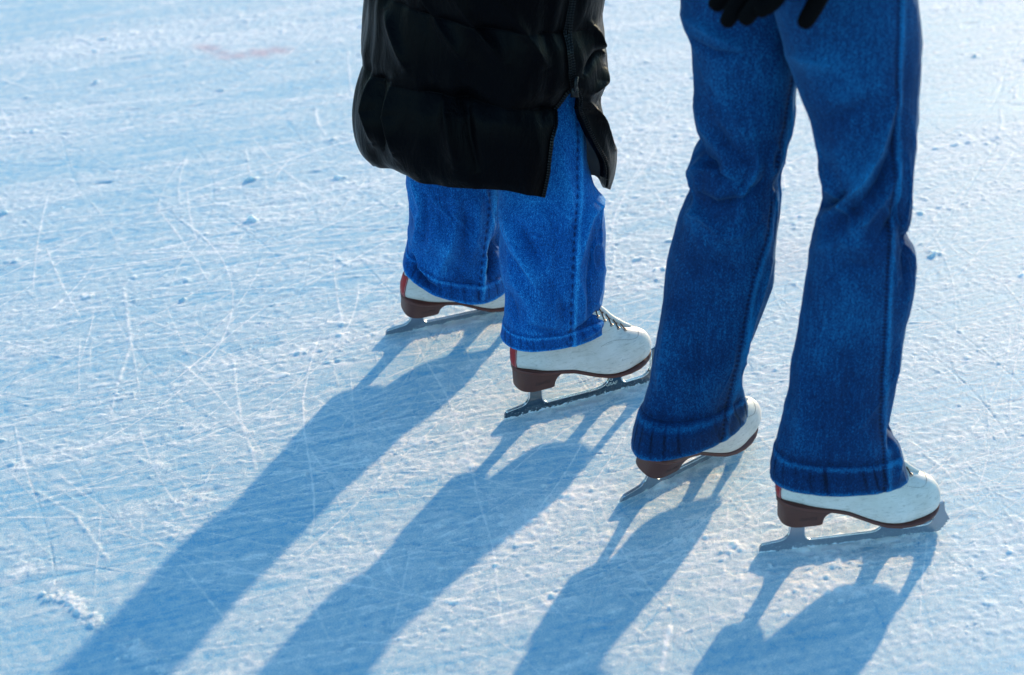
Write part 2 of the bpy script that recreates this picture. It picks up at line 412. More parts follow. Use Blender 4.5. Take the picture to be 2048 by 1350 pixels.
# packed snow beside the blades
SK = {                                             # blade tail and toe contact on the ice, in photo pixels
 'p1r': ((1009, 839), (1293, 766)), 'p1l': ((771, 671), (1020, 617)),
 'p2l': ((1240, 1005), (1430, 909)), 'p2r': ((1518, 1105), (1803, 1071)),
}
for k, (a_, b_) in enumerate(SK.values()):
    p, q = G(*a_), G(*b_); t_ = (q - p) / np.linalg.norm(q - p); nrm = np.array([t_[1], -t_[0], 0])
    splat([p + t_ * .03 - nrm * .004, q + t_ * .02 - nrm * .004], .006, .0018, .55, .0035, 800 + k, .5)
    splat([p + t_ * .04 + nrm * .005, q + t_ * .03 + nrm * .005], .008, .0012, .55, .004, 820 + k, .5)
H += HR * np.clip(.8 + .35 * n_fine + .25 * n_mid, .1, 1.9); snow += 1.25 * SR
# fade to the flat outer sheet at the borders
ex = np.minimum(gx - X0, X1 - gx)[None, :]; ey = np.minimum(gy - Y0, Y1 - gy)[:, None]
fade = smoothstep(0, .12, np.minimum(ex, ey))
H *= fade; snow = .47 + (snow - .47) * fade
GXX, GYY = np.meshgrid(gx, gy)
me = bpy.data.meshes.new("ice")
# outer ring of the sheet shares the dense patch's border
co = np.empty((NY * NX, 3), np.float32); co[:, 0] = GXX.ravel(); co[:, 1] = GYY.ravel(); co[:, 2] = H.ravel()
idx = np.arange(NY * NX).reshape(NY, NX)
q = np.stack([idx[:-1, :-1], idx[:-1, 1:], idx[1:, 1:], idx[1:, :-1]], -1).reshape(-1, 4)
B = 60.0
outer = np.array([[-B, -B, 0], [B, -B, 0], [B, B, 0], [-B, B, 0], [X0, -B, 0], [X1, -B, 0], [X0, B, 0], [X1, B, 0]], np.float32)
o0 = NY * NX
c00, c10, c11, c01 = idx[0, 0], idx[0, -1], idx[-1, -1], idx[-1, 0]
ring = [(o0 + 0, o0 + 4, c00, c01), (o0 + 0, c01, o0 + 6, o0 + 3), (o0 + 4, o0 + 5, c10, c00), (o0 + 5, o0 + 1, c11, c10),
        (o0 + 1, o0 + 2, o0 + 7, c11), (c01, c11, o0 + 7, o0 + 6)]
allv = np.concatenate([co, outer]); allq = np.concatenate([q, np.array(ring)]).astype(np.int32)
me.vertices.add(len(allv)); me.vertices.foreach_set("co", allv.ravel())
me.loops.add(allq.size); me.loops.foreach_set("vertex_index", allq.ravel())
me.polygons.add(len(allq)); me.polygons.foreach_set("loop_start", np.arange(0, allq.size, 4, dtype=np.int32))
me.polygons.foreach_set("loop_total", np.full(len(allq), 4, np.int32))
me.polygons.foreach_set("use_smooth", np.ones(len(allq), bool))
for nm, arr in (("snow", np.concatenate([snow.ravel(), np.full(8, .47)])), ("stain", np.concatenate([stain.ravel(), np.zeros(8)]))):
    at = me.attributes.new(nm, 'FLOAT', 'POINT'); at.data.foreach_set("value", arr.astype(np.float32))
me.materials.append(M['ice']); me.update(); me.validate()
ice = link(bpy.data.objects.new("ice", me)); ice["kind"] = "structure"

# ================================================================ SWEPT CLOTH
class Sweep:
    """rows: (lx, ly, rx, ry, Y, b, bz): the two side points of a level of the cloth (photo pixels at depth Y),
    half depth b and how much the near side is raised (bz); t runs 0 (hem) .. 1 (top)."""
    def __init__(s, rows, expo=2.2, turn=(0, 0)):
        s.c = []; 
        for i_, (lx, ly, rx, ry, Y, b, bz) in enumerate(rows):
            f_ = max(0, 1 - i_ / 7); dyl, dyr = turn[0] * f_, turn[1] * f_
            l = P(lx, ly, Y + dyl); r = P(rx, ry, Y + dyr)
            s.c.append(np.concatenate([(l + r) / 2, (r - l) / 2, [b, bz]]))
        s.c = np.array(s.c); z = np.linalg.norm(np.diff(s.c[:, :3], axis=0), axis=1) + 1e-4
        s.T = np.concatenate([[0], np.cumsum(z)]); s.L = s.T[-1]; s.T /= s.L; s.e = expo
    def at(s, t, phi):                              # phi: -pi/2 near side, 0 right, pi left
        t = np.asarray(t, float).ravel(); phi = np.asarray(phi, float).ravel()
        k = catmull(s.T, s.c, np.clip(t, 0, 1))
        c, sn = np.cos(phi), np.sin(phi); e_ = 2 / s.e
        cc = np.sign(c) * np.abs(c)**e_; ss = np.sign(sn) * np.abs(sn)**e_
        Bv = np.stack([np.zeros_like(t), k[:, 6], -k[:, 7]], 1)
        return k[:, :3] + cc[:, None] * k[:, 3:6] + ss[:, None] * Bv
    def table(s):
        if not hasattr(s, 'tab'):
            t, ph = np.meshgrid(np.linspace(0, 1, 400), np.linspace(-math.pi, 0, 240), indexing='ij')
            s.tab = (t.ravel(), ph.ravel(), proj(s.at(t, ph)))
        return s.tab
    def inv(s, px, py):
        t, ph, q = s.table(); i = np.argmin((q[:, 0] - px)**2 + (q[:, 1] - py)**2); return t[i], ph[i]
    def size(s, t):
        k = catmull(s.T, s.c, np.atleast_1d(t)); return np.linalg.norm(k[0, 3:6])

def cloth_fields(sw, t, phi, strokes, seams):
    """displacement (m) and wear from folds given as strokes [(pixels), width px, amp mm, wear]"""
    PXM = 1330.0
    pts = sw.at(t, phi); pj = proj(pts); D = np.zeros(len(t)); Wr = np.zeros(len(t))
    near = np.sin(phi) < .15
    for st in strokes:
        pl, wd, amp, wr = st[:4]
        pl = np.array(pl, float)
        best = np.full(len(t), 1e9); side = np.zeros(len(t)); prog = np.zeros(len(t)); Ltot = 0; n_ = len(pl) - 1
        for i in range(n_):
            a_, b_ = pl[i], pl[i + 1]; ab = b_ - a_; L2 = (ab**2).sum()
            h = np.clip(((pj - a_) @ ab) / L2, 0, 1); d = pj - (a_ + h[:, None] * ab); dd = np.hypot(d[:, 0], d[:, 1])
            m_ = dd < best; best[m_] = dd[m_]; prog[m_] = ((i + h) / n_)[m_]
            side[m_] = (np.sign(ab[0] * d[:, 1] - ab[1] * d[:, 0]))[m_]
        taper = np.sin(np.clip(prog, .03, .97) * math.pi)**.5
        g = np.exp(-(best / (wd * .8))**1.35) * taper * near
        D += amp * .0028 * g; Wr += 1.05 * wr * g  # ridges faded lighter, valleys painted darker as fold shade
    for st in seams:                                # puckered stitched seam
        pl, wd, amp, pitch = st
        pl = np.array(pl, float); best = np.full(len(t), 1e9); sd_ = np.zeros(len(t)); along = np.zeros(len(t)); acc = 0
        for i in range(len(pl) - 1):
            a_, b_ = pl[i], pl[i + 1]; ab = b_ - a_; L = math.hypot(*ab)
            h = np.clip(((pj - a_) @ ab) / L**2, 0, 1); d = pj - (a_ + h[:, None] * ab); dd = np.hypot(d[:, 0], d[:, 1])
            m_ = dd < best; best[m_] = dd[m_]; along[m_] = (acc + h * L)[m_]; sd_[m_] = (ab[0] * d[:, 1] - ab[1] * d[:, 0])[m_] / L
            acc += L
        puck = .5 + .5 * np.sin(along / pitch * 2 * math.pi + 1.5 * np.sin(along / 37.0))
        g1 = np.exp(-((sd_ - 5) / (wd * .55))**2) * (best < wd * 4) * near
        g2 = np.exp(-((sd_ + 4) / (wd * .9))**2) * (best < wd * 4) * near
        D += amp * .001 * g2 * .9 - amp * .0008 * g1 * puck
        Wr += .30 * g2 - .55 * g1 * puck
    return D, Wr

def leg(sw, strokes, seams, seed, hem_t, hem_amp, nr=430, nc=300, micro=1.0, knee=.5):
    tt = np.linspace(0, 1, nr)**1.0; ph = -math.pi / 2 + np.linspace(0, 2 * math.pi, nc, endpoint=False)
    T, PH = np.meshgrid(tt, ph, indexing='ij'); T = T.ravel(); PH = PH.ravel()
    base = sw.at(T, PH)
    D, Wr = cloth_fields(sw, T, PH, strokes, seams)
    u = PH / (2 * math.pi) * 7; v = T * sw.L / .09
    w1 = vnoise(u, v + .6 * np.sin(PH), seed, 7); w2 = vnoise(u * 2.0, v * 2.2 + T * 3, seed + 1, 14)
    w3 = vnoise(PH / (2 * math.pi) * 40, T * sw.L / .014, seed + 2, 40)
    D += (.0020 * w1 + .0009 * w2 + .00022 * w3) * micro
    Wr += .03 * w1 + .03 * w2
    # sharp little creases bunching behind the knee and above the hem
    q1 = vnoise(PH / (2 * math.pi) * 9 + 2.2 * np.sin(PH), T * sw.L / .055 + 1.6 * np.cos(PH * 1.0), seed + 7, None)
    q2 = vnoise(PH / (2 * math.pi) * 6 + 9, T * sw.L / .10 - 1.5 * np.sin(PH), seed + 8, None)
    rg = np.clip(1 - 2.2 * np.abs(q1), 0, 1)**1.5; rg2 = np.clip(1 - 1.8 * np.abs(q2), 0, 1)**1.5
    mk = np.exp(-((T - knee) / .11)**2) + .45 * np.exp(-((T - hem_t * 2.4) / .05)**2) + .18
    mk = mk * np.clip(-np.sin(PH) * 3 + .5, 0, 1)
    D += mk * (.0034 * rg + .0028 * rg2 - .0022); Wr += mk * (.12 * rg + .08 * rg2 - .09)
    # hem: double thickness, roped edge
    hb = smoothstep(hem_t * 1.06, hem_t * .92, T)
    rq = PH * (21 if hem_t > .055 else 26) + 3.0 * vnoise(PH / (2 * math.pi) * 14, T * 0 + .5, seed + 3, 14) + T / hem_t * .9
    rope = -np.clip(np.sin(rq), 0, 1)**5 * np.clip(.65 + .5 * vnoise(PH / (2 * math.pi) * 23, T * 0 + .5, seed + 4, 23), 0, 1.5)
    g_edge = np.exp(-((T - hem_t) / (hem_t * .13))**2)
    D += hem_amp * .5 * hb + .0007 * rope * hb - .0011 * g_edge
    Wr += -.12 * hb + .42 * rope * hb * np.clip(np.sin(np.clip(T / hem_t, 0, 1) * math.pi), 0, 1)**.6 - .30 * g_edge * (.7 + .3 * np.sign(rope))
    ridge = np.exp(-((T - hem_t * .86) / (hem_t * .10))**2) + np.exp(-((T) / (hem_t * .10))**2)
    Wr += .38 * ridge; D += .0006 * ridge
    c = sw.at(T, PH * 0 + 10)  # dummy
    k = catmull(sw.T, sw.c, np.clip(T, 0, 1)); nrm = base - k[:, :3]; nrm[:, 2] = 0
    # true outward direction of an ellipse
    a_ = np.hypot(k[:, 3], k[:, 4]); b_ = k[:, 6]
    nx = np.cos(PH) / a_; ny = np.sin(PH) / b_; nn = np.hypot(nx, ny); nrm = np.stack([nx / nn, ny / nn, 0 * nx], 1)
    V = base + nrm * D[:, None]
    return T.reshape(nr, nc), V.reshape(nr, nc, 3), np.clip(Wr, -.8, .8).reshape(nr, nc), hem_t

def build_jeans(name, legs, hip, mat, parent, off):
    Vs = []; Fs = []; Ws = []; hems = []
    for (T, V, W, ht) in legs:
        nr, nc = T.shape; kh = int(ht * (nr - 1))
        o = sum(len(x) for x in Vs)
        Vs.append(V[kh:].reshape(-1, 3)); Ws.append(W[kh:].ravel())
        Fs += [tuple(i + o for i in f) for f in grid_faces(nr - kh, nc, True)]
        hems.append((V[:kh + 1].reshape(-1, 3), W[:kh + 1].ravel(), grid_faces(kh + 1, nc, True)))
    if hip is not None:
        hv, hf = hip; o = sum(len(x) for x in Vs); Vs.append(np.array(hv)); Ws.append(np.zeros(len(hv))); Fs += [tuple(i + o for i in f) for f in hf]
    j = mesh_obj(name, np.concatenate(Vs), Fs, mat, parent, off, True, {"wear_shade": np.concatenate(Ws)})
    m = j.modifiers.new("thickness", 'SOLIDIFY'); m.thickness = .0022; m.offset = -1
    for v, w_, f in hems:
        h = mesh_obj("hem", v, f, mat, j, off, True, {"wear_shade": w_})
        m = h.modifiers.new("thickness", 'SOLIDIFY'); m.thickness = .0028; m.offset = -1
    return j
def hip_mesh(c, rx, ry, z0, z1, n=64, m_=24, top=.82):
    V = []
    for i in range(m_):
        s = i / (m_ - 1); z = z0 + (z1 - z0) * s; k = math.sin(min(1, s / .35) * math.pi / 2)**.6 * (1 - (1 - top) * smoothstep(.5, 1, np.array(s)))
        for j in range(n):
            q_ = 2 * math.pi * j / n; V.append((c[0] + rx * k * math.cos(q_), c[1] + ry * k * math.sin(q_), z))
    F = grid_faces(m_, n, True); F.append(tuple(range(n))[::-1]); return V, F

# ================================================================ SKATES
SOLE_X = [.0245, .0375, .056, .0866, .0925, .1034, .120, .140, .1586, .1785, .198, .2168, .2398, .2597, .2735]
LIFT = 0.0
def lift(x): return LIFT * np.maximum(0, x - .07)
def sole_top(x):  return lift(x) + np.interp(x, [.02, .0375, .056, .0866, .1034, .120, .140, .1586, .1785, .198, .2168, .2398, .2597, .2735],
                                   [.0945, .093, .089, .081, .0765, .0715, .0630, .0560, .0505, .0480, .0475, .0480, .0505, .0545])
def sole_bot(x):  return sole_top(x) - .0062
def halfw(x):
    return np.interp(x, [.0235, .026, .030, .036, .045, .060, .080, .100, .120, .140, .160, .180, .200, .220, .238, .252, .263, .270, .2745, .2765],
                     [.000, .0110, .0175, .0225, .0265, .0290, .0280, .0262, .0262, .0290, .0335, .0375, .0392, .0385, .0350, .0295, .0225, .0155, .0080, .0])
def LS(x): return x if x < .12 else .12 + (x - .12) * .92     # the boot is a little shorter than its blade
def plan_ring(n=90, grow=0.0, x0=.0235, x1=.2765):
    s = np.linspace(0, 1, n); xs = x0 + (x1 - x0) * (.5 - .5 * np.cos(math.pi * s))
    w_ = halfw(xs)
    X = np.concatenate([xs, xs[::-1][1:-1]]); W_ = np.concatenate([-w_, w_[::-1][1:-1]])
    return X, W_
def prism(poly, y0, y1, bev=0.0):                   # polygon in x,z extruded along y
    n = len(poly); V = [(x, y0, z) for x, z in poly] + [(x, y1, z) for x, z in poly]
    F = [tuple(range(n)), tuple(range(2 * n - 1, n - 1, -1))] + [(i, n + i, n + (i + 1) % n, (i + 1) % n) for i in range(n)]
    return V, F
def bez(p0, p1, p2, n=6):
    return [((1 - s)**2 * p0[0] + 2 * s * (1 - s) * p1[0] + s * s * p2[0], (1 - s)**2 * p0[1] + 2 * s * (1 - s) * p1[1] + s * s * p2[1]) for s in np.linspace(0, 1, n)]
def blade_outline(kind):
    top = lambda x: .0132 + .0008 * (x / .28)
    p = [(.0, .0008), (.0, .009)] + bez((.0, .009), (.0008, .0138), (.005, .0142), 4)[1:]
    p += [(.028, .0172)] + bez((.028, .0172), (.0425, .020), (.0425, .034), 7)[1:] + [(.043, .0555)]
    p += [(.0640, .0555), (.0640, .030)] + bez((.0640, .030), (.0645, .0145), (.0750, top(.075)), 7)[1:]
    if kind == 'wide': p += [(.165, top(.165))] + bez((.165, top(.165)), (.176, .0145), (.180, .024), 6)[1:] + [(.184, .047), (.206, .046)] + bez((.206, .030), (.206, .0150), (.213, top(.21)), 6)
    else: p += [(.160, top(.16))] + bez((.160, top(.16)), (.1830, .0150), (.1840, .032), 7)[1:] + [(.1835, .047), (.2050, .046)] + bez((.2045, .030), (.2045, .0150), (.214, top(.21)), 7)
    p += [(.242, .0150)] + bez((.242, .0150), (.2585, .017), (.2590, .036), 7)[1:] + [(.258, .049), (.270, .052)]
    p += [(.2725, .0370), (.2815, .0205), (.2775, .0195), (.2790, .0160), (.2755, .0155), (.2765, .0120), (.2730, .0115), (.2738, .0080), (.2700, .0072), (.2702, .0040), (.2660, .0020)]
    p += [(x, .0000 + .9 * (x - .13)**2 * .02) for x in np.linspace(.255, .01, 12)]
    return [(x, z + (lift(x) if z > .04 and x > .1 else 0)) for x, z in p]
def text_mesh(s, size):
    cu = bpy.data.curves.new("t", 'FONT'); cu.body = s; cu.size = size; cu.extrude = .0001; cu.align_x = 'CENTER'; cu.resolution_u = 3
    ob = bpy.data.objects.new("t", cu); sc.collection.objects.link(ob)
    bpy.context.view_layer.update()
    me_ = bpy.data.meshes.new_from_object(ob.evaluated_get(bpy.context.evaluated_depsgraph_get()))
    V = [tuple(v.co) for v in me_.vertices]; F = [tuple(p.vertices) for p in me_.polygons]
    bpy.data.objects.remove(ob); bpy.data.meshes.remove(me_)
    return V, F
def make_boot():
    Hs = np.array([0, .004, .009, .015, .020, .025, .029, .033, .036, .039, .0415, .044, .0465, .049, .052, .056, .061, .067, .074, .083, .094, .108, .122, .136])
    Fx = np.interp(Hs, [0, .008, .015, .022, .027, .032, .036, .040, .044, .048, .052, .058, .068, .08, .095, .12, .16, .2],
                   [.2745, .2765, .2760, .2735, .2700, .2650, .2590, .2510, .2410, .2300, .2200, .2080, .1930, .178, .158, .136, .126, .122])
    Bx = np.interp(Hs, [0, .01, .03, .05, .08, .12, .18], [.0255, .0225, .0205, .0225, .034, .046, .052])
    kk = np.interp(Hs, [0, .006, .014, .022, .030, .038, .046, .056, .07, .1, .18], [.95, 1.02, 1.04, 1.01, .93, .84, .76, .72, .72, .80, .86])
    n = 72; V = []
    for h, fx, bx, k in zip(Hs, Fx, Bx, kk):
        q_ = 2 * math.pi * np.arange(n) / n
        s = .5 - .5 * np.cos(q_); x = bx + (fx - bx) * s
        nexp = 2.6 if h < .02 else 2.3
        cap = np.clip(1 - np.abs(2 * s - 1)**nexp, 0, 1)**(1 / nexp)
        xw = np.clip(x, .045, .20 + .035 * (1 - min(1, h / .05)) )
        wf = halfw(xw) * k
        if h < .03:
            m_ = (h / .03); wf = wf
        y = np.sign(np.sin(q_)) * wf * cap
        y[0] = 0; y[n // 2] = 0
        fd = max(0, 1 - h / .10); base = sole_top(x) * fd + .09 * (1 - fd)
        for xi, yi, bi in zip(x, y, base): V.append((LS(xi), yi, bi + h * .94 - .002))
    F = grid_faces(len(Hs), n, True); m_ = (len(Hs) - 1) * n
    F.append(tuple(range(m_, m_ + n))); F.append(tuple(range(n))[::-1])
    return V, F
def top_pt(x, y, lift=.0008):
    h = BVH.ray_cast(Vector((x, y, .3)), Vector((0, 0, -1)))[0]
    # the shaft covers the far back; skip to the foot part
    return np.array([x, y, (h.z if h else .1) + lift])
def side_pt(x, z, sgn=-1, lift=.0006):
    h = BVH.ray_cast(Vector((x, sgn * .1, z)), Vector((0, -sgn, 0)))[0]
    return np.array([x, (h.y if h else 0) + sgn * lift, z])

def make_skate(parent, off, key, style, n_lace):
    global LIFT, BV, BF, BVH
    LIFT = .065 if style == 'slim' else 0.0
    BV, BF = make_boot(); BVH = BVHTree.FromPolygons([Vector(v) for v in BV], BF)
    t0, t1 = (G(*q) for q in SK[key]); d = t1 - t0; ang = math.atan2(d[1], d[0])
    boot = mesh_obj("ice_skate", BV, BF, M['leather'], parent)
    sh = {"p1r": .009, "p2r": .003}.get(key, .003)
    boot.location = Vector(t0 - sh * d / np.linalg.norm(d) - np.asarray(off)) + Vector((0, 0, -.0005)); boot.rotation_euler = (R(LEAN[key]), 0, ang)
    boot["label"] = SKLAB[key]
    sm = boot.modifiers.new("smooth", 'SUBSURF'); sm.levels = 1; sm.render_levels = 2
    # sole with welt
    X, Wd = plan_ring(90)
    n = len(X); V = []
    for zf, g in ((0, 0.93), (.25, 1.02), (.75, 1.03), (1, .98)):
        for x, y in zip(X, Wd):
            zb, zt = sole_bot(x), sole_top(x); xg = .15 + (x - .15) * (1 + .008 * g)
            V.append((LS(xg), y * g * 1.0, zb + (zt - zb) * zf))
    F = grid_faces(4, n, True); half = n // 2 + 1
    def capf(base):                                  # quads across
        o = []; idxs = list(range(n)); lo = idxs[:90]; hi = [0] + idxs[:89:-1] + [89]
        for i in range(89):
            a_, b_, c_, d_ = lo[i], lo[i + 1], hi[i + 1], hi[i]
            f = [base + q2 for q2 in dict.fromkeys((a_, b_, c_, d_))]
            if len(f) >= 3: o.append(tuple(f))
        return o
    F += capf(0) + capf(3 * n)
    so = mesh_obj("sole", V, F, M['sole'], boot)
    # heel block
    HV = []; nh = 64; levels = 12
    for i in range(levels):
        s = i / (levels - 1); z_b = .0545; xf = .0850 + .012 * s**3 + .002 * s
        for j in range(nh):
            q_ = 2 * math.pi * j / nh; cx = (.0260 + xf) / 2 + .001 * (1 - s); rx_ = (xf - .0260) / 2 + .0 * s
            c_, s_ = math.cos(q_), math.sin(q_); ex_ = .55 if c_ < 0 else .22
            x = cx + rx_ * np.sign(c_) * abs(c_)**(.8 if c_ < 0 else .28) - (.0015 * (1 - s) if c_ < 0 else 0) + .003 * (1 - s) * (c_ < 0)
            y = .0283 * np.sign(s_) * abs(s_)**(.75 if c_ < 0 else .22) * (.94 + .06 * s)
            zt = sole_bot(x) + .0015; HV.append((x, y, z_b + (zt - z_b) * s))
    HF = grid_faces(levels, nh, True) + [tuple(range(nh))[::-1], tuple(range((levels - 1) * nh, levels * nh))]
    he = mesh_obj("heel", HV, HF, M['heel'], boot)
    bv = he.modifiers.new("bevel", 'BEVEL'); bv.width = .0012; bv.segments = 2; bv.limit_method = 'ANGLE'
    # blade with mounting plates and bright upper rim
    parts = [prism([(x + sh, z) for x, z in blade_outline(style)], -.0019, .0019)]
    bl = mesh_obj("blade", *join(parts), M['chrome' if style == 'slim' else 'steel'], boot, smooth=False)
    bv = bl.modifiers.new("bevel", 'BEVEL'); bv.width = .0005; bv.segments = 2; bv.limit_method = 'ANGLE'
    def plate(x0_, x1_, hw, zf):
        poly = []
        for q_ in np.linspace(0, 2 * math.pi, 28, endpoint=False):
            c_, s_ = math.cos(q_), math.sin(q_)
            poly.append(((x0_ + x1_) / 2 + (x1_ - x0_) / 2 * np.sign(c_) * abs(c_)**.6, hw * np.sign(s_) * abs(s_)**.6))
        V_ = [(x, y, zf(x) - .0022) for x, y in poly] + [(x, y, zf(x) + .0002) for x, y in poly]; k_ = len(poly)
        return V_, [tuple(range(k_))[::-1], tuple(range(k_, 2 * k_))] + [(i, (i + 1) % k_, k_ + (i + 1) % k_, k_ + i) for i in range(k_)]
    mesh_obj("mounting_plate", *plate(.032, .082, .018, lambda x: .0545), M['chrome' if style == 'slim' else 'steel'], boot, smooth=False)
    mesh_obj("mounting_plate", *plate(.172, .262, .022, lambda x: sole_bot(x)), M['chrome' if style == 'slim' else 'steel'], boot, smooth=False)
    if True:                                         # rim in bright steel; on wide blades it paints the sunlit edge
        ol = [(x + sh, z) for x, z in blade_outline(style)]; rim = [(x, z) for x, z in ol if z > .0125 and z < .047 and x < .262]
        seg = []; cur = [ol[3]]
        runs = [[p for p in ol[3:14]], [p for p in ol[15:32]], ]
        tb = []
        def run(a0, a1):
            pts = ol[a0:a1]
            for sy in (-.0017, .0017): tb.append(tube([(x, sy, z) for x, z in pts], .0011 if style == 'slim' else .0007, 6))
        ks = [i for i, p in enumerate(ol) if p[1] > .045]  # break the rim where the plates sit
        prev = 3
        for kx in ks + [len(ol) - 24]:
            if kx - prev > 3: run(prev, kx + (1 if kx in ks else 0))
            prev = kx
        mesh_obj("blade_rim", *join(tb), M['rim'], boot)
    if style == 'slim':
        V1, F1 = text_mesh("GRAF", .0085); V2, F2 = text_mesh("G", .0095)
        T_ = []
        for (V_, F_, cx, cz) in ((V1, F1, .1965, .0150), (V2, F2, .1955, .0235)):
            T_.append(([(cx + x, -.0021 - .0001 - z, cz + y) for x, y, z in V_], F_))
        mesh_obj("lettering", *join(T_), M['mark'], boot, smooth=False)
    # embossed word on the heel
    V1, F1 = text_mesh("DAVOS", .0075)
    hb = BVHTree.FromPolygons([Vector(v) for v in HV], HF); V_ = []
    for x, y, z in V1:
        px_, pz_ = .062 + x, .066 + y; h = hb.ray_cast(Vector((px_, -.1, pz_)), Vector((0, 1, 0)))[0]
        V_.append((px_, (h.y if h else -.03) - .00018 - z, pz_))
    mesh_obj("lettering", V_, F1, M['emboss'], boot, smooth=False)
    # red strip up the back of the heel
    RV = []; nz = 20; ny_ = 15
    for i in range(nz):
        z = .0955 + .045 * i / (nz - 1)
        for j in range(ny_):
            aa = (j / (ny_ - 1) - .5) * 2 * .33; dirv = Vector((-math.cos(aa), math.sin(aa), 0)); o_ = Vector((.052, 0, z)) + dirv * .2
            h = BVH.ray_cast(o_, -dirv)[0]
            pt = (h + dirv * .0011) if h else Vector((.03, 0, z)); RV.append(tuple(pt))
    rs = mesh_obj("heel_strip", RV, grid_faces(nz, ny_, False), M['red'], boot)
    m = rs.modifiers.new("thickness", 'SOLIDIFY'); m.thickness = .001; m.offset = 0
    for j in (1, ny_ - 2):
        tb = []; col = [np.array(RV[i * ny_ + j]) for i in range(nz)]
        for i in range(nz - 1):
            for s0 in (.1, .6):
                a_, b_ = col[i] * (1 - s0) + col[i + 1] * s0, col[i] * (1 - s0 - .3) + col[i + 1] * (s0 + .3)
                o_ = np.array([0, -.0006 if j == ny_ - 2 else .0006, 0]); o_[0] = -.0003
                o_[1] = (-.0007 if a_[1] < 0 else .0007)
                tb.append(tube([a_ + o_, b_ + o_], .0003, 5))
        mesh_obj("stitching", *join(tb), M['thread'], boot)
    # laces, eyelets and the stitched edge of the eyelet stay
    lc = []; ey = []
    xs = np.linspace(.212, .160, 5)
    for k, x in enumerate(xs):
        for sg in (-1, 1):
            ysd = .0125 + .0012 * k
            c_ = top_pt(x, sg * ysd, .0004)
            mesh_obj("eyelet", *(tube([c_ + np.array([math.cos(q2) * .0026, math.sin(q2) * .0026, -.25 * sg * math.sin(q2) * .0026]) for q2 in np.linspace(0, 2 * math.pi, 12, endpoint=False)], .0009, 6, True)), M['eyelet'], boot)
            pts = [top_pt(x - .012 * s2 , sg * ysd * (1 - 1.55 * s2), .0009 + .0022 * math.sin(s2 * math.pi)) for s2 in np.linspace(0, 1, 9)]
            mesh_obj("lace", *tube(pts, .0010, 6), M['lace'], boot)
    cur = [(.165, -.028), (.185, -.0265), (.205, -.0250), (.225, -.0235), (.238, -.0205), (.246, -.0140), (.2485, -.006), (.249, 0), (.2485, .006), (.246, .014), (.238, .0205), (.225, .0235), (.205, .025)]
    st = []
    cs = catmull(np.arange(len(cur)), np.array([(LS(a1), b1) for a1, b1 in cur]), np.linspace(0, len(cur) - 1, 140))
    for i in range(0, 138, 2): st.append(tube([top_pt(*cs[i], .0003), top_pt(*cs[i + 1], .0003)], .00028, 4))
    mesh_obj("stitching", *join(st), M['lace'], boot)
    # tongue edge peeping out between the laces
    tg = [top_pt(x, .0, .0012) for x in np.linspace(.229, .160, 20)]
    mesh_obj("tongue", *tube(tg, [.002 + .004 * min(1, i / 6) for i in range(20)], 8), M['leather'], boot)
    return boot
LEAN = {'p1r': 0, 'p1l': 18, 'p2l': 17, 'p2r': 0}
SKLAB = {'p1r': "white skate with polished blade and visible laces under the faded wide jeans",
         'p1l': "white skate with red heel strip half hidden behind the other leg",
         'p2l': "white skate turned away with brown heel below the dark flared hem",
         'p2r': "scuffed white skate with toothed grey blade nearest the camera"}

# ================================================================ PERSON IN THE DARK FLARED JEANS
off2 = np.array([G(1500, 1010)[0], G(1500, 1010)[1], 0.0])
p2 = empty("person", tuple(off2), "person in dark flared jeans and black gloves on white skates, nearest the camera", "person")
YR, YL = 2.305, 2.50
r2rows = [  # lx, ly, rx, ry, Y, b, bz
 (1543, 948, 1817, 940, YR, .060, 0), (1544, 928, 1812, 922, YR, .060, 0), (1550, 898, 1800, 892, YR, .058, 0), (1564, 850, 1781, 846, YR, .056, 0),
 (1575, 800, 1782, 790, YR + .002, .055, 0), (1588, 710, 1800, 705, YR + .005, .054, 0), (1603, 610, 1817, 620, YR + .01, .056, 0),
 (1618, 520, 1831, 540, YR + .01, .060, 0), (1626, 465, 1831, 500, YR + .01, .062, 0), (1640, 425, 1814, 458, YR + .01, .062, 0), (1649, 392, 1821, 430, YR + .01, .062, 0),
 (1641, 345, 1828, 370, YR + .01, .065, 0), (1630, 285, 1832, 300, YR + .015, .070, 0), (1610, 220, 1835, 220, YR + .02, .075, 0),
 (1590, 160, 1839, 150, YR + .025, .080, 0), (1570, 95, 1838, 80, YR + .03, .084, 0), (1550, 30, 1834, 0, YR + .035, .088, 0),
 (1530, -60, 1832, -80, YR + .04, .092, 0), (1510, -180, 1835, -190, YR + .045, .095, 0)]
r2 = Sweep(r2rows, 2.25, (-.015, .02))
seam2r = [(1801, 0), (1800, 160), (1796, 330), (1786, 470), (1776, 620), (1769, 760), (1768, 860), (1771, 925), (1773, 975)]
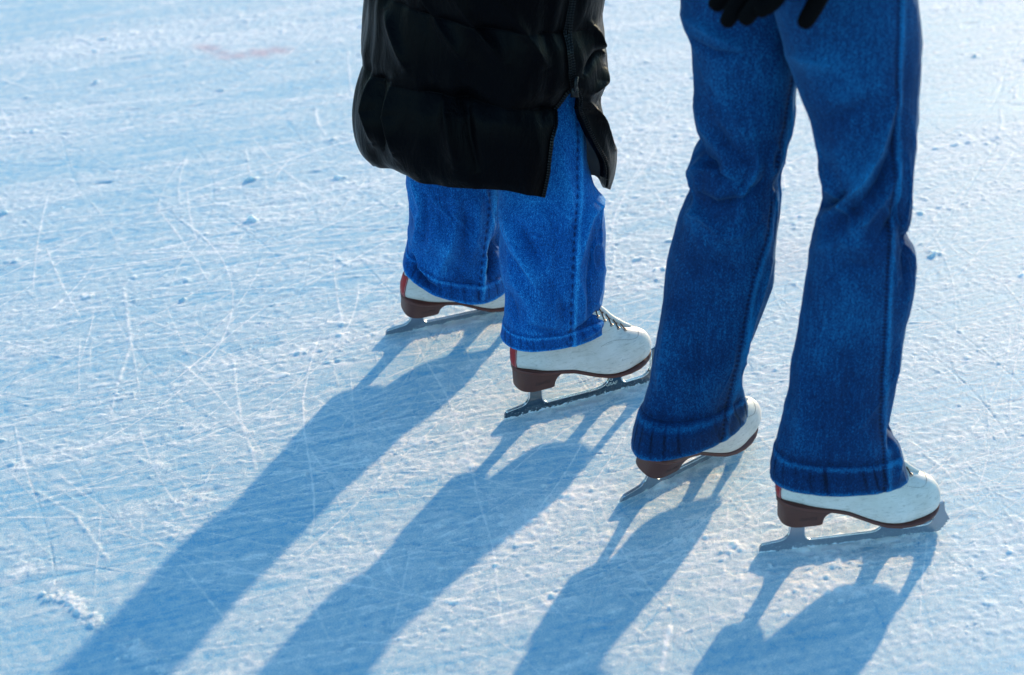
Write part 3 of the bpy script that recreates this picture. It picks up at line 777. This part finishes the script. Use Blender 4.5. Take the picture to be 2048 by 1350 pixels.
st2r = [
 ([(1797, 190), (1775, 250), (1755, 310), (1725, 360), (1680, 410), (1640, 440)], 11, 4.0, .20),
 ([(1797, 240), (1785, 310), (1760, 370), (1715, 420), (1665, 455)], 18, -4.5, -.22),
 ([(1800, 330), (1775, 390), (1735, 440), (1690, 470)], 11, 3.0, .14),
 ([(1800, 400), (1790, 440), (1760, 480)], 12, -3.0, -.12),
 ([(1645, 340), (1660, 370), (1655, 400)], 12, 3.0, .05), ([(1638, 415), (1670, 405), (1700, 380)], 9, -4, -.2),
 ([(1812, 455), (1824, 470), (1832, 500), (1830, 540)], 10, 1.2, .10), ([(1805, 440), (1815, 500), (1812, 570)], 9, -3.5, -.12),
 ([(1580, 110), (1620, 120), (1670, 130)], 22, 3.0, .18), ([(1640, 250), (1690, 230), (1740, 200)], 26, -2.5, -.1),
 ([(1625, 500), (1680, 480), (1740, 500)], 20, 2.5, .08), ([(1650, 560), (1700, 530), (1760, 540)], 18, -2.0, -.05),
 ([(1600, 700), (1607, 800), (1590, 900)], 14, 2.0, .08), ([(1690, 650), (1700, 760), (1690, 880)], 26, -1.8, -.06),
 ([(1800, 680), (1788, 760), (1780, 840)], 9, 2.0, .10), ([(1818, 560), (1808, 640)], 9, 2, .1),
 ([(1780, 870), (1792, 900), (1795, 950)], 9, 3, .15), ([(1784, 850), (1775, 900)], 6, -3, -.2)]
L2r = leg(r2, st2r, [(seam2r, 6, 1.6, 7.5)], 40, .062, .0012, knee=r2.inv(1730, 430)[0])
l2rows = [
 (1265, 894, 1493, 824, YL - 0.100, .070, .004), (1267, 868, 1491, 808, YL - 0.100, .069, .004), (1274, 836, 1484, 792, YL - 0.100, .067, 0), (1284, 805, 1481, 775, YL - 0.095, .056, 0),
 (1296, 765, 1483, 745, YL - 0.090, .054, 0), (1309, 698, 1494, 695, YL - 0.080, .056, 0), (1321, 620, 1520, 632, YL - 0.075, .056, 0), (1332, 548, 1543, 568, YL - 0.070, .060, 0),
 (1343, 498, 1553, 520, YL - 0.070, .063, 0), (1356, 450, 1556, 465, YL - 0.070, .064, 0), (1368, 415, 1556, 420, YL - 0.070, .064, 0), (1380, 383, 1555, 375, YL - 0.070, .064, 0),
 (1376, 360, 1556, 345, YL - 0.070, .066, 0), (1387, 318, 1566, 315, YL - 0.065, .068, 0), (1403, 284, 1576, 280, YL - 0.065, .069, 0), (1396, 245, 1583, 245, YL - 0.060, .072, 0),
 (1391, 200, 1588, 200, YL - 0.060, .075, 0), (1388, 150, 1592, 150, YL - 0.050, .079, 0), (1380, 85, 1597, 85, YL - 0.045, .083, 0), (1367, 55, 1600, 50, YL - 0.040, .086, 0),
 (1363, 0, 1605, 0, YL - 0.030, .088, 0), (1350, -80, 1615, -80, YL - 0.020, .092, 0), (1345, -180, 1620, -170, YL - 0.020, .095, 0)]
l2 = Sweep(l2rows, 2.25, (-.05, .06))
seam2l = [(1583, 160), (1574, 240), (1560, 330), (1552, 390), (1538, 470), (1512, 560), (1492, 650), (1472, 740), (1462, 810), (1452, 870), (1440, 905)]
st2l = [
 ([(1404, 285), (1412, 320), (1440, 350), (1500, 375)], 10, -5.0, -.12), ([(1378, 350), (1400, 335), (1412, 290)], 12, 4.0, .10),
 ([(1385, 385), (1430, 410), (1490, 400), (1530, 360)], 12, -4.0, -.15), ([(1395, 330), (1440, 345), (1490, 370)], 10, 3.5, .12),
 ([(1393, 200), (1410, 260), (1450, 310)], 12, 3.0, .12), ([(1430, 250), (1460, 300), (1510, 330)], 16, -2.5, -.08),
 ([(1375, 420), (1400, 430), (1440, 470)], 11, 3, .10), ([(1365, 30), (1420, 60), (1480, 95)], 16, 3, .12), ([(1370, 70), (1430, 105), (1500, 110)], 12, -3, -.15),
 ([(1420, 480), (1480, 470), (1530, 420)], 16, 2.5, .08), ([(1360, 560), (1420, 530), (1490, 540)], 24, -2, -.05),
 ([(1340, 600), (1330, 700), (1318, 800)], 16, 2.2, .08), ([(1410, 620), (1400, 740), (1390, 830)], 26, -1.8, -.06),
 ([(1545, 520), (1520, 600), (1492, 680), (1478, 760)], 7, 2.2, .2), ([(1475, 760), (1482, 800), (1490, 820)], 7, 2.5, .25)]
L2l = leg(l2, st2l, [(seam2l, 4.5, 1.3, 9.5)], 50, .070, .0012, knee=l2.inv(1470, 370)[0])
hc = (P(1580, -120, 2.40)[0], 2.42)
hip2 = hip_mesh(hc, .185, .135, .80, 1.08, top=.80)
jeans2 = build_jeans("jeans", [L2r, L2l], hip2, M['denim_dark'], p2, off2)
make_skate(p2, off2, 'p2r', 'wide', 3); make_skate(p2, off2, 'p2l', 'wide', 3)

# ================================================================ PERSON IN THE LONG COAT
off1 = np.array([G(1000, 740)[0], G(1000, 740)[1], 0.0])
p1 = empty("person", tuple(off1), "person in long black padded coat and wide faded blue jeans on white skates", "person")
r1rows = [
 (1002, 672, 1217, 642, 2.685, .066, 0), (1004, 650, 1211, 625, 2.685, .065, 0), (1007, 615, 1208, 600, 2.685, .065, 0), (1004, 562, 1211, 565, 2.685, .066, 0),
 (999, 515, 1213, 518, 2.69, .067, 0), (1002, 454, 1210, 452, 2.70, .067, 0), (1000, 405, 1202, 408, 2.71, .066, 0), (996, 365, 1190, 370, 2.725, .064, 0),
 (994, 300, 1175, 310, 2.745, .062, 0), (990, 200, 1170, 210, 2.765, .062, 0), (985, 60, 1172, 70, 2.775, .072, 0), (975, -80, 1175, -80, 2.78, .078, 0)]
r1 = Sweep(r1rows, 2.3, (-.035, .045))
seam1r = [(1158, 230), (1158, 340), (1157, 420), (1153, 520), (1148, 620), (1146, 690)]
st1r = [
 ([(1004, 420), (1018, 460), (1040, 510), (1068, 560), (1085, 600)], 12, 4.0, .22), ([(1030, 440), (1060, 500), (1090, 545)], 14, -3.0, -.12),
 ([(1012, 500), (1025, 560), (1060, 610), (1080, 650)], 16, 2.5, .12), ([(1010, 570), (1030, 640), (1045, 680)], 14, -2.5, -.12),
 ([(1196, 380), (1200, 400), (1180, 430), (1170, 480), (1160, 540)], 9, 3.5, .28), ([(1205, 440), (1190, 500), (1180, 580), (1178, 640)], 12, -3.0, -.15),
 ([(1160, 560), (1170, 600), (1168, 650)], 10, 3.0, .16), ([(1209, 615), (1180, 650), (1140, 670)], 9, -4, -.22), ([(1208, 640), (1190, 662), (1160, 680)], 7, 2.5, .15),
 ([(1120, 300), (1140, 380), (1135, 460)], 14, 2.5, .12), ([(1090, 400), (1110, 470), (1115, 540)], 20, -2, -.06),
 ([(1105, 560), (1125, 610), (1128, 660)], 14, -2.5, -.10), ([(1050, 650), (1100, 665), (1130, 660)], 10, -2.5, -.15)]
L1r = leg(r1, st1r, [(seam1r, 4.5, 1.2, 17)], 60, .044, .0011, knee=.30)
l1rows = [
 (806, 512, 1016, 556, 2.915, .078, -.022), (810, 494, 1014, 540, 2.915, .076, -.018), (816, 470, 1010, 505, 2.915, .072, -.010), (816, 440, 1005, 462, 2.90, .070, -.004),
 (814, 390, 1001, 412, 2.90, .070, 0), (813, 336, 997, 372, 2.90, .070, 0), (815, 260, 990, 280, 2.92, .072, 0), (820, 120, 990, 130, 2.90, .078, 0), (815, -60, 1000, -60, 2.89, .085, 0)]
l1 = Sweep(l1rows, 2.3, (-.03, .03))
seam1l = [(985, 372), (984, 420), (980, 460), (973, 510), (967, 550), (964, 585)]
st1l = [
 ([(822, 350), (835, 390), (842, 420), (832, 460), (826, 500)], 9, 3.5, .20), ([(850, 380), (848, 440), (842, 500)], 11, -2.5, -.12),
 ([(905, 380), (915, 440), (900, 500), (880, 540), (872, 575)], 16, 3.0, .16), ([(930, 400), (935, 470), (925, 540)], 16, -2.5, -.12),
 ([(822, 500), (826, 540), (850, 570), (880, 580)], 9, -5.0, -.30), ([(975, 500), (968, 550), (966, 580)], 8, 3.0, .25),
 ([(890, 520), (930, 560), (955, 575)], 12, -2, -.08), ([(960, 400), (958, 460), (945, 520)], 12, 2, .10), ([(1006, 470), (992, 515), (984, 560)], 11, -12, -.75)]  # last stroke paints the shaded inside of the cuff opening dark
L1l = leg(l1, st1l, [(seam1l, 4, 1.1, 15)], 70, .050, .0011, knee=.25)
build_jeans("jeans", [L1r, L1l], hip_mesh((P(990, 0, 2.8)[0], 2.80), .17, .14, .80, 1.0), M['denim_light'], p1, off1)
make_skate(p1, off1, 'p1r', 'slim', 4); make_skate(p1, off1, 'p1l', 'wide', 4)

# coat: quilted tube with a side slit held by a two-way zip
YC = 2.80
crows = [
 (742, 322, 1214, 372, YC, .185, 0.060), (722, 300, 1221, 345, YC, .190, 0.058), (709, 264, 1225, 305, YC, .195, 0.054), (706, 218, 1216, 262, YC, .200, 0.048),
 (713, 171, 1203, 218, YC, .198, 0.041), (725, 118, 1196, 186, YC, .192, 0.034), (720, 88, 1207, 150, YC, .198, 0.032),
 (722, 47, 1208, 103, YC, .202, 0.029), (726, 0, 1204, 62, YC, .200, 0.026), (728, -50, 1198, 26, YC, .195, 0.021),
 (720, -120, 1210, -60, YC, .200, 0.016), (722, -200, 1205, -140, YC, .200, 0.012), (735, -260, 1190, -205, YC, .190, 0.008)]
cs_ = Sweep(crows, 2.15)
seamsT = [cs_.T[0] - .02, cs_.T[5], cs_.T[9], 1.0]
def edge(pl):
    a_ = np.array([cs_.inv(*q_) for q_ in pl]); i = np.argsort(a_[:, 0]); return a_[i]
zl = edge([(1149, 0), (1140, 62), (1141, 109), (1144, 149), (1149, 176), (1138, 190), (1126, 215), (1116, 249), (1107, 280), (1098, 327), (1091, 367), (1085, 394)])
zr = edge([(1151, 0), (1142, 62), (1143, 109), (1146, 149), (1151, 176), (1157, 195), (1163, 230), (1182, 268), (1197, 296), (1209, 327), (1213, 358), (1212, 381)])
nr, nc = 520, 620
tv = np.linspace(0, 1, nr)
pl_ = np.interp(tv, zl[:, 0], zl[:, 1]); pr_ = np.interp(tv, zr[:, 0], zr[:, 1])
# left edge -> left side -> back -> right side -> right edge : phi decreasing from pl to pr-2pi
CT = np.repeat(tv[:, None], nc, 1); fr = np.linspace(0, 1, nc)[None, :]
CP = pl_[:, None] + (pr_[:, None] - 2 * math.pi - pl_[:, None]) * fr
T_, P_ = CT.ravel(), CP.ravel()
base = cs_.at(T_, P_); k = catmull(cs_.T, cs_.c, T_)
a_ = np.hypot(k[:, 3], k[:, 4]); b_ = k[:, 6]; nx = np.cos(P_) / a_; ny = np.sin(P_) / b_; nn = np.hypot(nx, ny)
nrm = np.stack([nx / nn, ny / nn, 0 * nx], 1)
D = np.zeros(len(T_)); inv_u = np.zeros(len(T_))
for i in range(len(seamsT) - 1):
    s0, s1 = seamsT[i], seamsT[i + 1]; m_ = (T_ >= s0) & (T_ <= s1); s = (T_[m_] - s0) / (s1 - s0)
    puff = np.clip(1 - np.abs(2 * s - 1)**2.6, 0, 1)**.5
    D[m_] = (puff - 1) * .0070 + .000
near_seam = np.zeros(len(T_))
for s0 in seamsT[1:3]: near_seam += np.exp(-np.abs(T_ - s0) / .05)
ph01 = P_ / (2 * math.pi)
g1 = vnoise(ph01 * 26 + T_ * 4 * np.sin(ph01 * 9), T_ * 2.2, 80, 26); g2 = vnoise(ph01 * 60, T_ * 5, 81, 60); g3 = vnoise(ph01 * 9 + T_ * 2, T_ * 4, 82, 9)
D += near_seam * (.0045 * g1 + .0026 * g2) + .0035 * g3 + .0022 * g1 + .0011 * g2
# slanting drag folds across the front
for (pl2, wd, amp) in [([(905, -20), (950, 60), (1010, 130)], 16, 4), ([(830, -20), (870, 50), (930, 130)], 14, 3), ([(760, 20), (790, 90), (810, 140)], 12, 4), ([(1000, 0), (1060, 80), (1100, 140)], 16, 3),
                       ([(745, 150), (735, 220), (745, 290)], 10, 6), ([(785, 160), (775, 230), (790, 310)], 12, 5), ([(760, 160), (758, 230), (765, 300)], 8, -5), ([(880, 190), (890, 250), (910, 330)], 14, 4), ([(930, 200), (940, 280), (960, 350)], 16, -4),
                       ([(1175, 45), (1185, 80), (1200, 110)], 7, 5), ([(1160, 150), (1185, 110), (1200, 90)], 7, -4), ([(1165, 200), (1190, 240), (1220, 300)], 6, 5), ([(1185, 205), (1205, 250), (1222, 280)], 5, -4),
                       ([(1200, 130), (1195, 160), (1175, 185)], 7, 4)]:
    d2, _w = cloth_fields(cs_, T_, P_, [(pl2, wd, amp, 0)], []); D += d2
# edge of the slit pulls in flat
ed = np.minimum(fr * np.ones_like(CT), 1 - fr * np.ones_like(CT)).ravel()
D *= .7 + .3 * smoothstep(0, .018, ed); D += -.003 * (1 - smoothstep(0, .02, ed)) * smoothstep(.0, .2, T_)
CV = base + nrm * D[:, None]
CV[:, 2] += .004 * vnoise(ph01 * 30, T_ * 0, 83, 30) * np.exp(-T_ / .03)
coat = mesh_obj("padded_coat", CV, [f[::-1] for f in grid_faces(nr, nc, False)], M['coat'], p1, off1)
coat.data.materials.append(M['lining'])
m = coat.modifiers.new("thickness", 'SOLIDIFY'); m.thickness = .012; m.offset = -1; m.material_offset = 1; m.material_offset_rim = 0
# zipper teeth follow both edges of the slit
CVg = CV.reshape(nr, nc, 3)
def teeth(col, step=.0042):
    pts = CVg[::-1, col, :]; d = np.concatenate([[0], np.cumsum(np.linalg.norm(np.diff(pts, axis=0), axis=1))])
    out = []; tape = []
    for i, s in enumerate(np.arange(0, d[-1], step)):
        p = np.array([np.interp(s, d, pts[:, c]) for c in range(3)]); q_ = np.array([np.interp(s + .001, d, pts[:, c]) for c in range(3)])
        t_ = q_ - p; t_ /= np.linalg.norm(t_) + 1e-9; sd_ = np.cross(t_, [0, -1, 0]); sd_ /= np.linalg.norm(sd_)
        o = p + np.array([0, -.0025, 0]); L_, W_, D_ = .0011, .0026, .0012
        V_ = [o + a1 * L_ * t_ + b1 * W_ * sd_ + c1 * np.array([0, D_, 0]) for a1 in (-1, 1) for b1 in (-1, 1) for c1 in (-1, 1)]
        out.append((V_, [(0, 1, 3, 2), (4, 6, 7, 5), (0, 4, 5, 1), (2, 3, 7, 6), (0, 2, 6, 4), (1, 5, 7, 3)]))
    return out, [tuple(x) for x in pts[::6]]
tl, tpl = teeth(0); tr, tpr = teeth(nc - 1)
mesh_obj("zipper", *join(tl), M['zipper'], coat, off1, False); mesh_obj("zipper", *join(tr), M['zipper'], coat, off1, False)
mesh_obj("zipper_tape", *join([tube([np.array(p) + np.array([0, -.0008, 0]) for p in tpl], .0030, 6), tube([np.array(p) + np.array([0, -.0008, 0]) for p in tpr], .0030, 6)]), M['tape'], coat, off1)
zp = cs_.at([zl[np.argmin(abs(zl[:, 0] - cs_.inv(1149, 176)[0]))][0]], [cs_.inv(1149, 176)[1]])[0] + np.array([0, -.012, 0])
sl = [([tuple(zp + np.array(v)) for v in [(-.005, 0, .008), (.005, 0, .008), (.006, 0, -.008), (-.006, 0, -.008), (-.004, -.005, .007), (.004, -.005, .007), (.005, -.005, -.007), (-.005, -.005, -.007)]],
       [(0, 1, 2, 3), (7, 6, 5, 4), (0, 4, 5, 1), (1, 5, 6, 2), (2, 6, 7, 3), (3, 7, 4, 0)]),
      tube([zp + np.array([0, -.007, .004]), zp + np.array([.001, -.009, .012]), zp + np.array([.002, -.008, .026])], [.0022, .0028, .0030], 8)]
mesh_obj("zipper_pull", *join(sl), M['zipper'], coat, off1)

# ================================================================ UPPER BODIES (above the frame) AND HANDS
def skin_body(name, verts, edges, radii, mat, parent, off, root=0, sub=2):
    me_ = bpy.data.meshes.new(name); me_.from_pydata([tuple(np.asarray(v) - off) for v in verts], edges, [])
    me_.materials.append(mat); o = link(bpy.data.objects.new(name, me_), parent)
    m_ = o.modifiers.new("skin", 'SKIN'); m_.use_smooth_shade = True
    for i, r_ in enumerate(radii):
        sv = me_.skin_vertices[0].data[i]; sv.radius = (r_, r_) if not hasattr(r_, '__len__') else r_; sv.use_root = (i == root)
    s_ = o.modifiers.new("subsurf", 'SUBSURF'); s_.levels = 1; s_.render_levels = sub
    return o
def body(parent, off, hipc, fwd, hip_z, legs_, wrists, height):
    f = np.array([math.cos(fwd), math.sin(fwd), 0]); l = np.array([-f[1], f[0], 0]); z = np.array([0, 0, 1.0])
    c = np.array([hipc[0], hipc[1], 0]); V = []; E = []; Rr = []
    def add(p, r_, par=None):
        V.append(p); Rr.append(r_)
        if par is not None: E.append((par, len(V) - 1))
        return len(V) - 1
    pel = add(c + z * hip_z, .115); wa = add(c + z * (hip_z + .18), .105, pel); ch = add(c + z * (hip_z + .36), .125, wa); ub = add(c + z * (hip_z + .47), .09, ch)
    nk = add(c + z * (hip_z + .56) + f * .01, .05, ub); jw = add(c + z * (hip_z + .62) + f * .03, .062, nk); hd = add(c + z * (hip_z + .70) + f * .03, .082, jw); tp = add(c + z * (hip_z + .77) + f * .02, .06, hd)
    add(c + z * (hip_z + .675) + f * .118, .010, hd)
    for s in (1, -1): add(c + z * (hip_z + .68) + l * s * .085 + f * .01, .012, hd)
    for s, wr in ((1, wrists[0]), (-1, wrists[1])):
        sh = add(c + z * (hip_z + .44) + l * s * .17, .055, ub); el = add((c + z * (hip_z + .16) + l * s * .23 - f * .05), .042, sh); add(np.asarray(wr), .027, el)
    for kn in legs_:
        hp = add(c * .5 + np.array([kn[0][0], kn[0][1], 0]) * .5 + z * (hip_z - .06), .050, pel)
        for q_, r_ in zip(kn, (.038, .034, .031, .026)): hp = add(np.asarray(q_), r_, hp)
    o = skin_body("body", V, E, Rr, M['skin'], parent, off)
    # eyes
    for s in (1, -1):
        q_ = c + z * (hip_z + .705) + f * .105 + l * s * .03 - off
        bm = bmesh.new(); bmesh.ops.create_uvsphere(bm, u_segments=12, v_segments=8, radius=.012, matrix=Matrix.Translation(q_))
        m2 = bpy.data.meshes.new("eye"); bm.to_mesh(m2); bm.free(); m2.materials.append(M['eye']); link(bpy.data.objects.new("eye", m2), o)
    # hair
    HV_ = []; nn_, mm_ = 28, 16
    for i in range(mm_):
        th = math.pi * i / (mm_ - 1) * .98
        for j in range(nn_):
            q2 = 2 * math.pi * j / nn_; fx = math.cos(q2); rr_ = .118 + (.03 if fx < 0 else 0)
            if fx > .35 and th > 1.1: rr_ = .095
            p = c + z * (hip_z + .725 + .115 * math.cos(th) - (.10 if fx < .2 and th > 1.6 else 0)) + f * (math.sin(th) * fx * rr_ - .005) + l * math.sin(th) * math.sin(q2) * .108
            HV_.append(p)
    hr = mesh_obj("hair", HV_, grid_faces(mm_, nn_, True), M['hair'], parent, off)
    return f, l, c
def garment(name, c, f, l, hip_z, mat, parent, off, wrists, low, rad=.02):
    V = [c + np.array([0, 0, low]), c + np.array([0, 0, hip_z + .15]), c + np.array([0, 0, hip_z + .36]), c + np.array([0, 0, hip_z + .48]), c + np.array([0, 0, hip_z + .545])]
    Rr = [.15 + rad, .125 + rad, .14 + rad, .10 + rad, .06]; E = [(0, 1), (1, 2), (2, 3), (3, 4)]
    for s, wr in ((1, wrists[0]), (-1, wrists[1])):
        i = len(V); V += [c + np.array([0, 0, hip_z + .44]) + l * s * .175, c + np.array([0, 0, hip_z + .16]) + l * s * .235 - f * .05, np.asarray(wr) + np.array([0, 0, .03])]
        Rr += [.062 + rad, .052 + rad, .038 + rad * .4]; E += [(3, i), (i, i + 1), (i + 1, i + 2)]
    return skin_body(name, V, E, Rr, mat, parent, off)
# hands clasped loosely behind the back of the person on the right, in black gloves
YH = 2.19
wA = P(1610, -190, YH + .02); wB = P(1745, -170, YH + .03)
def glove(wrist, knuck, fingers, thumb):
    V = [wrist, wrist * .5 + np.mean(knuck, axis=0) * .5]; Rr = [.028, (.034, .020)]; E = [(0, 1)]
    for kp, fg in zip(knuck, fingers):
        i = len(V); V.append(np.asarray(kp)); Rr.append(.0135); E.append((1, i))
        for n_, p in enumerate(fg): V.append(np.asarray(p)); Rr.append(.0122 - .0010 * n_); E.append((len(V) - 2, len(V) - 1))
    i = len(V); V.append(np.asarray(thumb[0])); Rr.append(.015); E.append((1, i))
    for p in thumb[1:]: V.append(np.asarray(p)); Rr.append(.0125); E.append((len(V) - 2, len(V) - 1))
    return skin_body("glove", V, E, Rr, M['glove'], p2, off2)
def Q(px, py, d=0): return P(px - 12, py + (16 if py > -40 else 8), YH + d)
glove(wA, [Q(1500, -75, .03), Q(1530, -66, .01), Q(1556, -56, -.01), Q(1580, -50, -.02)],
      [[Q(1462, -32, .035), Q(1436, 5, .035)], [Q(1498, -22, .01), Q(1474, 12, .005), Q(1459, 40, .005)], [Q(1532, -14, -.01), Q(1510, 12, -.01), Q(1494, 34, -.01)], [Q(1562, -14, -.02), Q(1540, 0, -.02), Q(1522, 12, -.02)]],
      [Q(1575, -120, -.03), Q(1540, -90, -.045), Q(1515, -60, -.05)])
glove(wB, [Q(1668, -58, -.01), Q(1694, -64, .0), Q(1716, -72, .012), Q(1736, -82, .024)],
      [[Q(1648, -16, -.012), Q(1630, 16, -.014), Q(1613, 42, -.014)], [Q(1672, -44, -.03), Q(1646, -38, -.045), Q(1622, -48, -.04)], [Q(1692, -56, -.03), Q(1664, -56, -.045), Q(1640, -64, -.04)], [Q(1712, -72, -.02), Q(1690, -74, -.038), Q(1668, -80, -.035)]],
      [Q(1690, -120, -.03), Q(1655, -105, -.045), Q(1630, -90, -.05)])
kn = lambda sw, t: sw.at([t], [0])[0] * .5 + sw.at([t], [math.pi])[0] * .5
f2, l2v, c2 = body(p2, off2, hc, R(25), 1.00, [[kn(s_, t_) for t_ in (.55, .42, .28, .12)] for s_ in (l2, r2)], (wA, wB), 1.7)
garment("jacket", c2, f2, l2v, 1.00, M['jacket'], p2, off2, (wA, wB), .98)
h1 = (P(965, 0, 2.8)[0], 2.80)
hd1 = [(h1[0] + .15 * math.cos(R(115)) + .30 * math.cos(R(25)), h1[1] + .35, 1.05), (h1[0] + .30 * math.cos(R(25)), h1[1] - .08, 1.05)]
f1, l1v, c1 = body(p1, off1, h1, R(25), .98, [[kn(s_, t_) for t_ in (.62, .46, .3, .12)] for s_ in (l1, r1)], hd1, 1.68)
garment("coat_top", c1, f1, l1v, .98, M['coat'], p1, off1, hd1, .74, .055)
print("verts ice", len(allv))
